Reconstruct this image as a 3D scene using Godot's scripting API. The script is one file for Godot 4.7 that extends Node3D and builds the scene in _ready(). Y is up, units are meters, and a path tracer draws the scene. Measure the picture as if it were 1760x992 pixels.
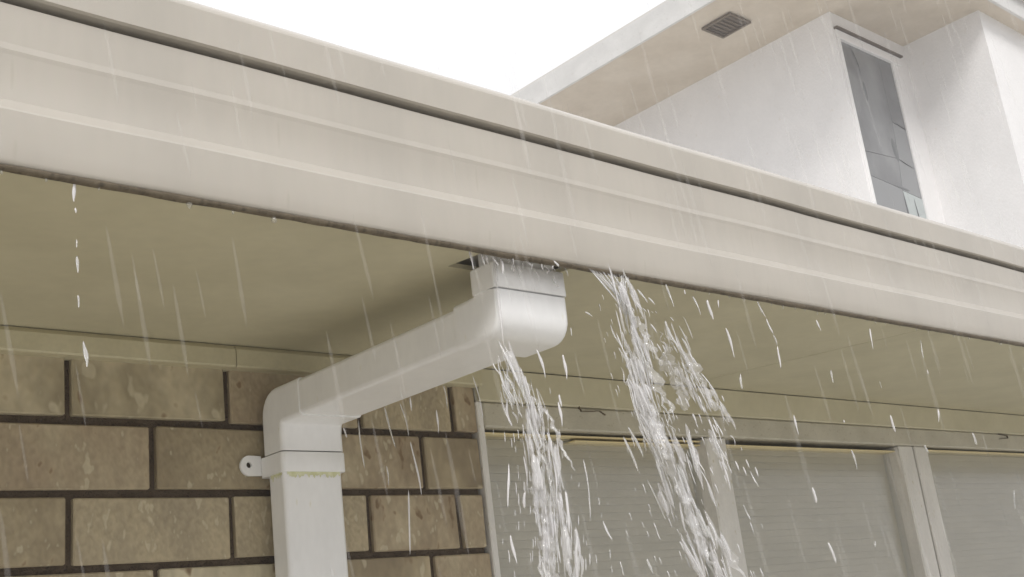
extends Node3D

# A gutter overflowing in heavy rain: eaves, brick wall, downpipe, window, upper storey.
# World: brick face is z = 0, x runs along the wall, y = 0 is the highest visible bed joint.

const DRIP_COLUMN = [
	[-0.2368, 0.0781, 0.5940, -0.2365, 0.0560, 0.5940], [-0.2360, 0.0511, 0.5940, -0.2356, 0.0457, 0.5940],
	[-0.2353, 0.0217, 0.5940, -0.2349, 0.0137, 0.5940], [-0.2350, 0.0061, 0.5940, -0.2341, -0.0098, 0.5940],
	[-0.2344, -0.0294, 0.5940, -0.2340, -0.0415, 0.5940], [-0.2303, -0.0702, 0.5940, -0.2281, -0.0936, 0.5940]]
const DRIP_PIPE = [
	[0.3450, -0.0270, 0.1811, 0.3450, -0.0978, 0.1842], [0.3450, -0.0210, 0.2442, 0.3450, -0.0838, 0.2633],
	[0.3450, -0.0244, 0.2803, 0.3450, -0.0754, 0.2923], [0.3450, -0.0218, 0.3044, 0.3450, -0.0419, 0.3040],
	[0.3450, -0.0230, 0.3765, 0.3450, -0.0565, 0.3797], [0.3450, -0.0808, 0.2954, 0.3450, -0.1571, 0.3067],
	[0.3450, -0.1436, 0.2819, 0.3450, -0.2299, 0.2726], [0.3450, -0.0244, 0.4361, 0.3450, -0.0851, 0.4465],
	[0.3450, -0.0515, 0.3571, 0.3450, -0.0836, 0.3545], [0.3450, -0.1030, 0.2376, 0.3450, -0.1310, 0.2376],
	[0.3450, -0.0297, 0.1425, 0.3450, -0.0457, 0.1493]]
const DRIP_OUTLET = [
	[0.2294, 0.0798, 0.5850, 0.2321, 0.0553, 0.5850], [0.2477, 0.0780, 0.5850, 0.2511, 0.0642, 0.5850],
	[0.3224, 0.0817, 0.5850, 0.3264, 0.0711, 0.5850], [0.3480, 0.0776, 0.5850, 0.3576, 0.0706, 0.5850],
	[0.3585, 0.0813, 0.5850, 0.3678, 0.0719, 0.5850], [0.3177, -0.0314, 0.5850, 0.3258, -0.0668, 0.5850],
	[0.3605, -0.0345, 0.5850, 0.3604, -0.0668, 0.5850], [0.3455, -0.0846, 0.5850, 0.3466, -0.1000, 0.5850],
	[0.3421, -0.0932, 0.5850, 0.3423, -0.1238, 0.5850], [0.3809, 0.0008, 0.5850, 0.3808, -0.0103, 0.5850],
	[0.4097, 0.0238, 0.5850, 0.4233, 0.0191, 0.5850]]
const DRIP_LIP = [
	[0.4981, 0.0591, 0.6000, 0.5146, 0.0420, 0.6000], [0.5578, 0.0733, 0.6000, 0.5665, 0.0403, 0.6000],
	[0.5953, 0.0695, 0.6000, 0.5961, 0.0631, 0.6000], [0.6106, 0.0622, 0.6000, 0.6226, 0.0362, 0.6000],
	[0.6415, 0.0606, 0.6000, 0.6464, 0.0311, 0.6000], [0.6665, 0.0634, 0.6000, 0.6657, 0.0506, 0.6000],
	[0.6726, 0.0236, 0.6000, 0.6827, -0.0197, 0.6000], [0.6885, -0.0407, 0.6000, 0.6861, -0.0630, 0.6000],
	[0.5443, 0.0212, 0.6000, 0.5514, -0.0074, 0.6000], [0.9040, 0.0570, 0.6000, 0.9104, 0.0392, 0.6000],
	[1.0553, 0.0580, 0.6000, 1.0497, 0.0209, 0.6000], [1.2117, 0.0520, 0.6000, 1.2109, 0.0184, 0.6000],
	[1.2123, -0.0007, 0.6000, 1.2127, -0.0087, 0.6000], [0.9164, -0.0205, 0.6000, 0.9170, -0.0412, 0.6000],
	[0.7964, -0.0941, 0.6000, 0.8013, -0.1233, 0.6000], [1.0609, -0.0834, 0.6000, 1.0673, -0.1110, 0.6000],
	[1.1474, -0.1295, 0.6000, 1.1561, -0.1435, 0.6000], [1.2180, -0.0672, 0.6000, 1.2117, -0.0900, 0.6000],
	[1.3194, -0.1034, 0.6000, 1.3254, -0.1254, 0.6000], [0.8085, -0.1968, 0.6000, 0.8109, -0.2196, 0.6000],
	[0.8211, -0.2738, 0.6000, 0.8323, -0.3037, 0.6000], [0.6710, -0.1742, 0.6000, 0.6836, -0.1967, 0.6000],
	[0.6428, -0.2195, 0.6000, 0.6557, -0.2400, 0.6000], [0.9282, -0.1416, 0.6000, 0.9359, -0.1719, 0.6000],
	[1.4242, -0.2023, 0.6000, 1.4123, -0.2375, 0.6000], [0.9426, -0.2759, 0.6000, 0.9406, -0.2850, 0.6000],
	[1.0510, -0.0295, 0.6000, 1.0532, -0.0416, 0.6000], [0.9239, -0.0969, 0.6000, 0.9239, -0.1013, 0.6000]]
const DRIP_STREAM = [
	[0.2384, -0.1698, 0.6000, 0.2306, -0.2195, 0.6000], [0.3555, -0.1635, 0.6000, 0.3555, -0.2369, 0.6000],
	[0.3741, -0.2353, 0.6000, 0.3862, -0.2575, 0.6000], [0.4650, -0.2509, 0.6000, 0.4703, -0.2600, 0.6000],
	[0.4300, -0.1355, 0.6000, 0.4476, -0.1790, 0.6000], [0.4410, -0.1230, 0.6000, 0.4599, -0.1619, 0.6000],
	[0.4825, -0.1615, 0.6000, 0.4919, -0.1909, 0.6000], [0.5611, -0.1566, 0.6000, 0.5737, -0.1758, 0.6000],
	[0.6136, -0.1518, 0.6000, 0.6253, -0.1761, 0.6000], [0.3208, -0.2670, 0.6000, 0.3257, -0.2895, 0.6000],
	[0.3929, -0.2815, 0.6000, 0.3981, -0.2988, 0.6000], [0.4404, -0.2808, 0.6000, 0.4464, -0.2998, 0.6000],
	[0.2287, -0.2473, 0.6000, 0.2329, -0.2785, 0.6000], [0.3202, -0.2004, 0.6000, 0.3176, -0.2497, 0.6000],
	[0.5736, -0.0560, 0.6000, 0.5914, -0.0939, 0.6000], [0.6095, -0.1033, 0.6000, 0.6256, -0.1300, 0.6000],
	[0.5992, -0.0449, 0.6000, 0.6348, -0.0825, 0.6000], [0.4711, -0.0383, 0.6000, 0.4771, -0.0604, 0.6000]]

const FLAT := 4294967295
const SOFFIT_FRONT := Vector2(0.565, 0.0885)   # z, y of the eaves lining at the gutter
const SOFFIT_BACK := Vector2(0.0, 0.121)
const GROUND_Y := -2.35

var rng := RandomNumberGenerator.new()
var mats := {}
var used := {}

# ---------------------------------------------------------------- naming
func numbered(called: String) -> String:
	if not used.has(called):
		used[called] = 0
		return called
	used[called] += 1
	return "%s_%03d" % [called, used[called]]

func tag(o: Node, label: String, category: String, group := "") -> void:
	o.set_meta("label", label)
	o.set_meta("category", category)
	if group != "":
		o.set_meta("group", group)

func thing(called: String, label: String, category: String, at := Vector3.ZERO, group := "") -> Node3D:
	var o := Node3D.new()
	o.name = numbered(called)
	add_child(o)
	o.position = at
	tag(o, label, category, group)
	return o

func inst(mesh: Mesh, called: String, m: Material, parent: Node, at := Vector3.ZERO) -> MeshInstance3D:
	var o := MeshInstance3D.new()
	o.mesh = mesh
	o.material_override = m
	o.name = numbered(called) if parent == self else called
	parent.add_child(o, true)
	o.position = at
	return o

# ---------------------------------------------------------------- shapes
func new_st() -> SurfaceTool:
	var st := SurfaceTool.new()
	st.begin(Mesh.PRIMITIVE_TRIANGLES)
	return st

func done(st: SurfaceTool) -> ArrayMesh:
	st.generate_normals()
	return st.commit()

func face(st: SurfaceTool, pts: Array, out: Vector3, sg := FLAT) -> void:
	var n: Vector3 = (pts[2] - pts[0]).cross(pts[1] - pts[0])
	if n.length_squared() < 1e-16 and pts.size() > 3:
		n = (pts[3] - pts[0]).cross(pts[2] - pts[0])
	var p := pts
	if n.dot(out) < 0.0:
		p = pts.duplicate()
		p.reverse()
	for i in range(1, p.size() - 1):
		for v in [p[0], p[i], p[i + 1]]:
			st.set_smooth_group(sg)
			st.add_vertex(v)

func add_box(st: SurfaceTool, mn: Vector3, mx: Vector3, b := 0.002, wear := 0.0) -> void:
	var v := {}
	var c := (mn + mx) * 0.5
	for k in 8:
		var s := [k & 1, (k >> 1) & 1, (k >> 2) & 1]
		var nudge := Vector3(rng.randf_range(-1, 1), rng.randf_range(-1, 1), rng.randf_range(-0.4, 0.4)) * wear
		for a in 3:
			var p := Vector3.ZERO
			for d in 3:
				var e: float = mx[d] if s[d] == 1 else mn[d]
				if d != a:
					e += -b if s[d] == 1 else b
				p[d] = e
			v[k * 3 + a] = p + nudge
	for a in 3:
		var q := (a + 1) % 3
		var r := (a + 2) % 3
		for sa in 2:
			var out := Vector3.ZERO
			out[a] = 1.0 if sa == 1 else -1.0
			var ks := []
			for t in [[0, 0], [1, 0], [1, 1], [0, 1]]:
				ks.append(v[((sa << a) | (t[0] << q) | (t[1] << r)) * 3 + a])
			face(st, ks, out)
			for sq in 2:
				var out2 := out
				out2[q] = 1.0 if sq == 1 else -1.0
				var k0 := (sa << a) | (sq << q)
				var k1 := k0 | (1 << r)
				face(st, [v[k0 * 3 + a], v[k1 * 3 + a], v[k1 * 3 + q], v[k0 * 3 + q]], out2)
	for k in 8:
		face(st, [v[k * 3], v[k * 3 + 1], v[k * 3 + 2]], v[k * 3] - c)

func box_mesh(mn: Vector3, mx: Vector3, b := 0.002, wear := 0.0) -> ArrayMesh:
	var st := new_st()
	add_box(st, mn, mx, b, wear)
	return done(st)

# a closed outline of (z, y) points drawn along x; `soft` edges share one smooth group
func prism_x(outline: Array, xs: Array, soft := [], wob := 0.0, sag: FastNoiseLite = null, soft2 := []) -> ArrayMesh:
	var st := new_st()
	var n := outline.size()
	var area := 0.0
	for i in n:
		var a: Vector2 = outline[i]
		var b: Vector2 = outline[(i + 1) % n]
		area += a.x * b.y - b.x * a.y
	var sgn := 1.0 if area > 0 else -1.0
	var place := func(p: Vector2, x: float) -> Vector3:
		var dz := 0.0
		var dy := 0.0
		if sag:
			dz = sag.get_noise_2d(x * 100.0, p.y * 260.0) * wob
			dy = sag.get_noise_2d(x * 60.0 + 900.0, 0.0) * wob
		return Vector3(x, p.y + dy, p.x + dz)
	for i in n:
		var a: Vector2 = outline[i]
		var b: Vector2 = outline[(i + 1) % n]
		var out := Vector3(0, -(b.x - a.x), b.y - a.y) * sgn
		var sg := 60 if soft.has(i) else (61 if soft2.has(i) else i + 1)
		for k in xs.size() - 1:
			face(st, [place.call(a, xs[k]), place.call(b, xs[k]), place.call(b, xs[k + 1]), place.call(a, xs[k + 1])], out, sg)
	var tri := Geometry2D.triangulate_polygon(PackedVector2Array(outline))
	for e in [[xs[0], -1.0], [xs[xs.size() - 1], 1.0]]:
		for t in range(0, tri.size(), 3):
			face(st, [place.call(outline[tri[t]], e[0]), place.call(outline[tri[t + 1]], e[0]), place.call(outline[tri[t + 2]], e[0])], Vector3(e[1], 0, 0))
	return done(st)

# rectangular pipe through stations [outer (z, y), inner (z, y)], width x0..x1, rounded corners
func duct(stations: Array, x0: float, x1: float, r: float) -> ArrayMesh:
	var st := new_st()
	var rings := []
	var xc := (x0 + x1) * 0.5
	var hx := (x1 - x0) * 0.5
	for s in stations:
		var o: Vector2 = s[0]
		var i: Vector2 = s[1]
		var mid := (o + i) * 0.5
		var dir := (o - i).normalized()
		var hd := (o - i).length() * 0.5
		var ring := []
		for q in 4:
			var cx := (hx - r) * (1.0 if q == 0 or q == 3 else -1.0)
			var cd := (hd - r) * (1.0 if q < 2 else -1.0)
			for k in 4:
				var ang := (q + k / 3.0) * PI / 2
				var u := cx + cos(ang) * r
				var w := cd + sin(ang) * r
				var p := mid + dir * w
				ring.append(Vector3(xc + u, p.y, p.x))
		rings.append(ring)
	for k in rings.size() - 1:
		var ca: Vector3 = (rings[k][0] + rings[k][8]) * 0.5
		for j in 16:
			var a: Vector3 = rings[k][j]
			var b: Vector3 = rings[k][(j + 1) % 16]
			var c: Vector3 = rings[k + 1][(j + 1) % 16]
			var d: Vector3 = rings[k + 1][j]
			face(st, [a, b, c, d], (a + b) * 0.5 - ca, 1 if j % 4 != 3 else 10 + j)
	for e in [0, rings.size() - 1]:
		var near: int = 1 if e == 0 else e - 1
		face(st, rings[e], rings[e][0] - rings[near][0])
	return done(st)

# a ligament or drop of water from a to b (local to a): thin tube with uneven radius
func strand(a: Vector3, b: Vector3, r: float, wander: float, head := 0.62, sides := 7, rings := 12) -> ArrayMesh:
	var st := new_st()
	var d := b - a
	var t := d.normalized()
	var u := t.cross(Vector3(0.31, 0.11, 0.94)).normalized()
	var w := t.cross(u)
	var pts := []
	var ph := rng.randf() * 9.0
	var ph2 := rng.randf() * 9.0
	for k in rings:
		var f := k / float(rings - 1)
		var c := d * f + (u * sin(f * 4.1 + ph) + w * cos(f * 3.3 + ph2)) * wander - (u * sin(ph) + w * cos(ph2)) * wander * (1.0 - f)
		var body := pow(sin(PI * pow(f, 1.0 / maxf(head, 0.05) * 0.5 + 0.2)), 0.5) if k > 0 and k < rings - 1 else 0.0
		var rad := r * body * (1.0 + 0.16 * sin(f * 9.0 + ph * 2.0) + rng.randf_range(-0.08, 0.08))
		var ring := []
		var squash := 0.6 + 0.4 * sin(ph + f * 2.0)
		for s in sides:
			var an := TAU * s / sides
			ring.append(c + u * cos(an) * rad + w * sin(an) * rad * squash)
		pts.append(ring)
	for k in rings - 1:
		for s in sides:
			var n := (s + 1) % sides
			if k == 0:
				face(st, [pts[0][0], pts[1][n], pts[1][s]], pts[1][s] - pts[0][0] - d * 0.08, 1)
			elif k == rings - 2:
				face(st, [pts[k][s], pts[k][n], pts[k + 1][0]], pts[k][s] - pts[k + 1][0] + d * 0.08, 1)
			else:
				var cc := Vector3.ZERO
				for q in pts[k]:
					cc += q
				cc /= sides
				face(st, [pts[k][s], pts[k][n], pts[k + 1][n], pts[k + 1][s]], (pts[k][s] + pts[k][n]) * 0.5 - cc, 1)
	return done(st)

# ---------------------------------------------------------------- textures
func noise(seed_: int, freq: float, octaves := 4) -> FastNoiseLite:
	var n := FastNoiseLite.new()
	n.seed = seed_
	n.noise_type = FastNoiseLite.TYPE_SIMPLEX_SMOOTH
	n.frequency = freq
	n.fractal_octaves = octaves
	return n

func field(seed_: int, freq: float, size: int, octaves := 4) -> PackedByteArray:
	var im := noise(seed_, freq, octaves).get_seamless_image(size, size)
	im.convert(Image.FORMAT_L8)
	return im.get_data()

func tex(im: Image) -> ImageTexture:
	im.generate_mipmaps()
	return ImageTexture.create_from_image(im)

# mixes two colours by layered noise; spots of a third colour where a fine field is high
func mottled(size: int, a: Color, b: Color, c: Color, s: int, f1: float, f2: float, spot: float, grain: float, scuff := Color(0, 0, 0, 0)) -> Array:
	var n1 := field(s, f1, size)
	var n2 := field(s + 11, f2, size, 3)
	var n3 := field(s + 23, f2 * 3.0, size, 2)
	var im := Image.create(size, size, false, Image.FORMAT_RGB8)
	var hm := Image.create(size, size, false, Image.FORMAT_L8)
	for y in size:
		for x in size:
			var i := y * size + x
			var u := n1[i] / 255.0
			var v := n2[i] / 255.0
			var w := n3[i] / 255.0
			var col := a.lerp(b, clampf(u * 1.5 - 0.25, 0, 1))
			var k := clampf((v * 0.7 + w * 0.3 - spot) * 9.0, 0, 1)
			col = col.lerp(c, k)
			if scuff.a > 0.0:
				col = col.lerp(scuff, clampf((0.30 - v * 0.75 - w * 0.25) * 12.0, 0, 0.7))
			var g := 1.0 + (w - 0.5) * grain + (v - 0.5) * grain * 0.7
			im.set_pixel(x, y, Color(col.r * g, col.g * g, col.b * g))
			hm.set_pixel(x, y, Color.from_hsv(0, 0, clampf(0.5 + (w - 0.5) * 0.6 + (u - 0.5) * 0.5 - k * 0.35, 0, 1)))
	return [tex(im), hm]

func bump(hm: Image, strength: float) -> ImageTexture:
	var n := hm.duplicate() as Image
	n.convert(Image.FORMAT_RGBA8)
	n.bump_map_to_normal_map(strength)
	return tex(n)

func paint(col: Color, rough: float, spec := 0.5) -> StandardMaterial3D:
	var m := StandardMaterial3D.new()
	m.albedo_color = col
	m.roughness = rough
	m.metallic_specular = spec
	return m

func textured(t: Array, rough: float, sc: Vector3, nrm: float, off := Vector3.ZERO, world := true) -> StandardMaterial3D:
	var m := StandardMaterial3D.new()
	m.albedo_texture = t[0]
	m.roughness = rough
	m.uv1_triplanar = true
	m.uv1_world_triplanar = world
	m.uv1_scale = sc
	m.uv1_offset = off
	if nrm > 0.0:
		m.normal_enabled = true
		m.normal_texture = bump(t[1], nrm)
		m.normal_scale = 0.8
	return m

func make_materials() -> void:
	var g := mottled(256, Color(0.695, 0.671, 0.632), Color(0.718, 0.693, 0.652), Color(0.67, 0.645, 0.595), 5, 0.009, 0.03, 0.80, 0.014)
	mats.gutter = textured(g, 0.27, Vector3(3.7, 0.7, 3.7), 0.0)
	mats.gutter.clearcoat_enabled = true
	mats.gutter.clearcoat = 0.25
	mats.gutter.clearcoat_roughness = 0.2
	var pv := mottled(256, Color(0.925, 0.925, 0.925), Color(0.945, 0.945, 0.945), Color(0.86, 0.85, 0.79), 17, 0.012, 0.04, 0.80, 0.02)
	mats.pvc = textured(pv, 0.3, Vector3(3, 1.1, 3), 0.0)
	mats.soffit = textured(mottled(256, Color(0.745, 0.72, 0.615), Color(0.775, 0.75, 0.645), Color(0.72, 0.695, 0.59), 31, 0.01, 0.03, 0.84, 0.03), 0.55, Vector3(1.6, 1.6, 1.6), 0.0)
	mats.trim = textured(mottled(256, Color(0.735, 0.705, 0.59), Color(0.77, 0.74, 0.625), Color(0.67, 0.63, 0.50), 37, 0.012, 0.05, 0.80, 0.04), 0.5, Vector3(3, 3, 3), 0.0)
	mats.head = textured(mottled(256, Color(0.71, 0.69, 0.625), Color(0.75, 0.73, 0.665), Color(0.62, 0.59, 0.51), 41, 0.012, 0.05, 0.72, 0.05), 0.45, Vector3(3, 5, 3), 0.0)
	mats.frame = textured(mottled(256, Color(0.84, 0.83, 0.81), Color(0.88, 0.87, 0.85), Color(0.72, 0.69, 0.61), 43, 0.012, 0.05, 0.73, 0.04), 0.35, Vector3(4, 2, 4), 0.0)
	mats.cream = paint(Color(0.86, 0.80, 0.62), 0.4)
	mats.dark_brown = paint(Color(0.36, 0.31, 0.22), 0.7)
	mats.slat = textured(mottled(256, Color(0.70, 0.667, 0.59), Color(0.74, 0.707, 0.63), Color(0.655, 0.62, 0.54), 47, 0.01, 0.03, 0.75, 0.03), 0.4, Vector3(1.2, 6, 2), 0.0)
	var tones := [
		[Color(0.605, 0.56, 0.458), Color(0.725, 0.68, 0.572)],
		[Color(0.55, 0.497, 0.40), Color(0.635, 0.583, 0.477)],
		[Color(0.68, 0.64, 0.537), Color(0.79, 0.752, 0.65)],
		[Color(0.62, 0.557, 0.462), Color(0.695, 0.643, 0.537)],
		[Color(0.52, 0.468, 0.38), Color(0.69, 0.635, 0.522)],
		[Color(0.63, 0.582, 0.487), Color(0.695, 0.642, 0.532)],
		[Color(0.575, 0.512, 0.418), Color(0.745, 0.692, 0.582)]]
	mats.bricks = []
	for k in tones.size():
		var t := mottled(384, tones[k][0], tones[k][1], Color(0.46, 0.385, 0.29), 61 + k * 7, 0.008, [0.020, 0.032, 0.014, 0.026, 0.018, 0.040, 0.023][k], [0.74, 0.80, 0.70, 0.76, 0.72, 0.82, 0.70][k], 0.13, Color(0.83, 0.79, 0.68))
		var m := textured(t, 0.72, Vector3(2.6, 1.5, 2.6) * (0.8 + 0.11 * (k % 4)), 1.8, Vector3(0.13 * k, 0.37 * k, 0.2 * k), false)
		mats.bricks.append(m)
	mats.mortar = textured(mottled(256, Color(0.31, 0.265, 0.21), Color(0.37, 0.32, 0.26), Color(0.22, 0.18, 0.14), 97, 0.03, 0.09, 0.62, 0.2), 0.95, Vector3(5, 5, 5), 3.0)
	mats.render = textured(mottled(384, Color(0.915, 0.91, 0.91), Color(0.935, 0.93, 0.93), Color(0.88, 0.865, 0.85), 103, 0.008, 0.05, 0.74, 0.02), 0.8, Vector3(0.9, 0.6, 0.9), 0.5)
	mats.upper_soffit = textured(mottled(384, Color(0.775, 0.73, 0.665), Color(0.815, 0.775, 0.715), Color(0.70, 0.60, 0.48), 107, 0.009, 0.02, 0.90, 0.03), 0.7, Vector3(0.7, 0.7, 0.7), 0.0)
	mats.fascia = textured(mottled(256, Color(0.79, 0.785, 0.775), Color(0.83, 0.825, 0.815), Color(0.72, 0.71, 0.69), 109, 0.01, 0.04, 0.72, 0.03), 0.4, Vector3(1.5, 2, 1.5), 0.0)
	mats.vent = paint(Color(0.42, 0.37, 0.31), 0.6)
	mats.flash = paint(Color(0.36, 0.31, 0.26), 0.5)
	mats.lead = paint(Color(0.42, 0.42, 0.43), 0.45)
	mats.obscure = textured(mottled(256, Color(0.47, 0.475, 0.485), Color(0.56, 0.565, 0.575), Color(0.36, 0.365, 0.37), 113, 0.008, 0.02, 0.90, 0.03), 0.09, Vector3(1.1, 0.8, 1), 0.0)
	mats.obscure_sky_pale = paint(Color(0.70, 0.73, 0.73), 0.1)  # lighter lower panes: reflected sky put into the glass colour
	mats.obscure_sky = paint(Color(0.55, 0.557, 0.567), 0.1)
	mats.obscure_dark = paint(Color(0.42, 0.43, 0.44), 0.12)
	var gl := paint(Color(0.86, 0.88, 0.86, 0.10), 0.14)
	gl.transparency = BaseMaterial3D.TRANSPARENCY_ALPHA
	mats.glass = gl
	var wc := paint(Color(1.0, 1.0, 1.0, 0.3), 0.02)
	wc.transparency = BaseMaterial3D.TRANSPARENCY_ALPHA
	wc.refraction_enabled = true
	wc.refraction_scale = 0.033
	mats.clear_water = wc
	var bw := paint(Color(0.75, 0.74, 0.70, 0.22), 0.02)
	bw.transparency = BaseMaterial3D.TRANSPARENCY_ALPHA
	mats.bead_water = bw
	var fo := paint(Color(0.95, 0.945, 0.95, 0.60), 0.12)
	fo.transparency = BaseMaterial3D.TRANSPARENCY_ALPHA
	mats.foam = fo
	var fo2 := paint(Color(0.94, 0.935, 0.94, 0.24), 0.1)
	fo2.transparency = BaseMaterial3D.TRANSPARENCY_ALPHA
	mats.thin_foam = fo2
	var ve := paint(Color(0.94, 0.935, 0.94, 0.13), 0.08)
	ve.transparency = BaseMaterial3D.TRANSPARENCY_ALPHA
	mats.veil = ve
	var ra := paint(Color(0.95, 0.94, 0.93, 0.032), 0.6, 0.2)
	ra.transparency = BaseMaterial3D.TRANSPARENCY_ALPHA
	mats.rain = ra
	mats.algae = textured(mottled(128, Color(0.80, 0.80, 0.62), Color(0.885, 0.885, 0.77), Color(0.58, 0.58, 0.38), 131, 0.03, 0.08, 0.80, 0.06), 0.8, Vector3(14, 14, 14), 0.0)
	mats.shade_dark = paint(Color(0.24, 0.21, 0.16), 0.9)  # near-black brown that paints shade into small gaps and holes
	mats.ground = textured(mottled(512, Color(0.715, 0.70, 0.665), Color(0.77, 0.755, 0.72), Color(0.65, 0.635, 0.60), 137, 0.01, 0.05, 0.68, 0.06), 0.5, Vector3(0.4, 0.4, 0.4), 0.0)
	mats.lip_brown = textured(mottled(128, Color(0.33, 0.29, 0.225), Color(0.42, 0.375, 0.30), Color(0.24, 0.21, 0.16), 151, 0.02, 0.07, 0.66, 0.15), 0.7, Vector3(7, 7, 7), 1.5)
	mats.roof = paint(Color(0.80, 0.79, 0.77), 0.45)

# ---------------------------------------------------------------- scene
func _ready() -> void:
	rng.seed = 20240
	var cam := Camera3D.new()
	cam.position = Vector3(-0.6349, -0.3624, 1.5459)
	cam.rotation_order = EULER_ORDER_YXZ
	cam.rotation_degrees = Vector3(16.799, -43.912, -7.035)
	cam.fov = 27.42
	cam.near = 0.02
	cam.far = 900.0
	cam.current = true
	add_child(cam)

	var sky_mat := ProceduralSkyMaterial.new()
	sky_mat.sky_top_color = Color(0.995, 0.995, 1.0)
	sky_mat.sky_horizon_color = Color(0.735, 0.733, 0.738)
	sky_mat.sky_curve = 0.6   # overcast: brightness rises evenly with the sine of the height
	sky_mat.ground_bottom_color = Color(0.5, 0.47, 0.42)
	sky_mat.ground_horizon_color = Color(0.8, 0.79, 0.77)
	sky_mat.sun_angle_max = 0.0
	var sky := Sky.new()
	sky.sky_material = sky_mat
	var env := Environment.new()
	env.background_mode = Environment.BG_SKY
	env.sky = sky
	env.background_energy_multiplier = 1.18
	env.tonemap_mode = Environment.TONE_MAPPER_LINEAR
	env.tonemap_exposure = 1.31
	env.fog_enabled = true
	env.fog_density = 0.018
	env.fog_light_color = Color(0.93, 0.93, 0.94)
	env.sdfgi_enabled = true
	env.ssao_enabled = true
	env.ssil_enabled = true
	var we := WorldEnvironment.new()
	we.environment = env
	add_child(we)
	var sun := DirectionalLight3D.new()
	sun.light_energy = 0.5
	sun.light_angular_distance = 20.0
	sun.light_color = Color(1.0, 0.99, 0.975)
	sun.shadow_enabled = true
	sun.rotation_degrees = Vector3(-42, -38, 0)
	add_child(sun)

	make_materials()
	build_ground()
	build_brick_wall()
	build_eaves()
	build_window()
	build_upper_storey()
	build_gutter()
	build_downpipe()
	build_streams()
	build_drips()
	build_rain()

func build_ground() -> void:
	var st := new_st()
	var r := 300.0
	face(st, [Vector3(-r, 0, -r), Vector3(r, 0, -r), Vector3(r, 0, r), Vector3(-r, 0, r)], Vector3.UP)
	var o := inst(done(st), "ground", mats.ground, self, Vector3(0, GROUND_Y, 0))
	o.set_meta("kind", "structure")

func build_brick_wall() -> void:
	var w := thing("brick_wall", "tan brick wall with dark raked mortar joints behind the downpipe", "wall")
	inst(box_mesh(Vector3(-1.62, GROUND_Y, -0.11), Vector3(0.722, 0.118, -0.0095), 0.001), "mortar", mats.mortar, w)
	var pitch := 0.0987
	var joint := 0.0105
	var cache := {}
	var course := 0
	while true:
		var top := pitch - course * pitch - joint * 0.5
		var bottom := top - pitch + joint
		if bottom < GROUND_Y:
			break
		var xs := []
		var x := -1.44 if course % 2 == 0 else -1.56
		while x < 0.6:
			xs.append(x)
			x += 0.24
		var xr := 0.727
		if course % 2 == 0:
			if course == 2:
				xs[xs.size() - 1] = 0.482
			xs.append(0.668 if course > 0 else 0.676)
			xr = 0.722 if course > 0 else 0.729
		else:
			xs.append(0.602)
		xs.append(xr + joint * 0.5)
		for k in xs.size() - 1:
			var len_: float = xs[k + 1] - xs[k] - joint
			if len_ < 0.02:
				continue
			var key := "%d_%d" % [roundi(len_ * 1000), rng.randi() % 4]
			if not cache.has(key):
				cache[key] = box_mesh(Vector3(-len_ / 2, -(pitch - joint) / 2, -0.05), Vector3(len_ / 2, (pitch - joint) / 2, 0.0), rng.randf_range(0.0012, 0.0024), 0.0013)
			var b := inst(cache[key], "brick", mats.bricks[rng.randi() % mats.bricks.size()], w, Vector3((xs[k] + xs[k + 1]) / 2, (top + bottom) / 2 + rng.randf_range(-0.0008, 0.0008), rng.randf_range(-0.0016, 0.0012)))
			b.rotation.z = rng.randf_range(-0.003, 0.003)
		course += 1
	var s := thing("side_wall", "plain rendered wall at the far end of the window", "wall")
	inst(box_mesh(Vector3(4.02, GROUND_Y, -0.12), Vector3(6.0, 0.12, -0.01), 0.002), "render_face", mats.render, s)

func soffit_y(z: float) -> float:
	return lerpf(SOFFIT_FRONT.y, SOFFIT_BACK.y, (SOFFIT_FRONT.x - z) / (SOFFIT_FRONT.x - SOFFIT_BACK.x))

func sheet(x0: float, x1: float, z0: float, z1: float) -> ArrayMesh:
	var t := 0.006
	return prism_x([Vector2(z0, soffit_y(z0)), Vector2(z1, soffit_y(z1)), Vector2(z1, soffit_y(z1) + t), Vector2(z0, soffit_y(z0) + t)], [x0, x1])

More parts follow.
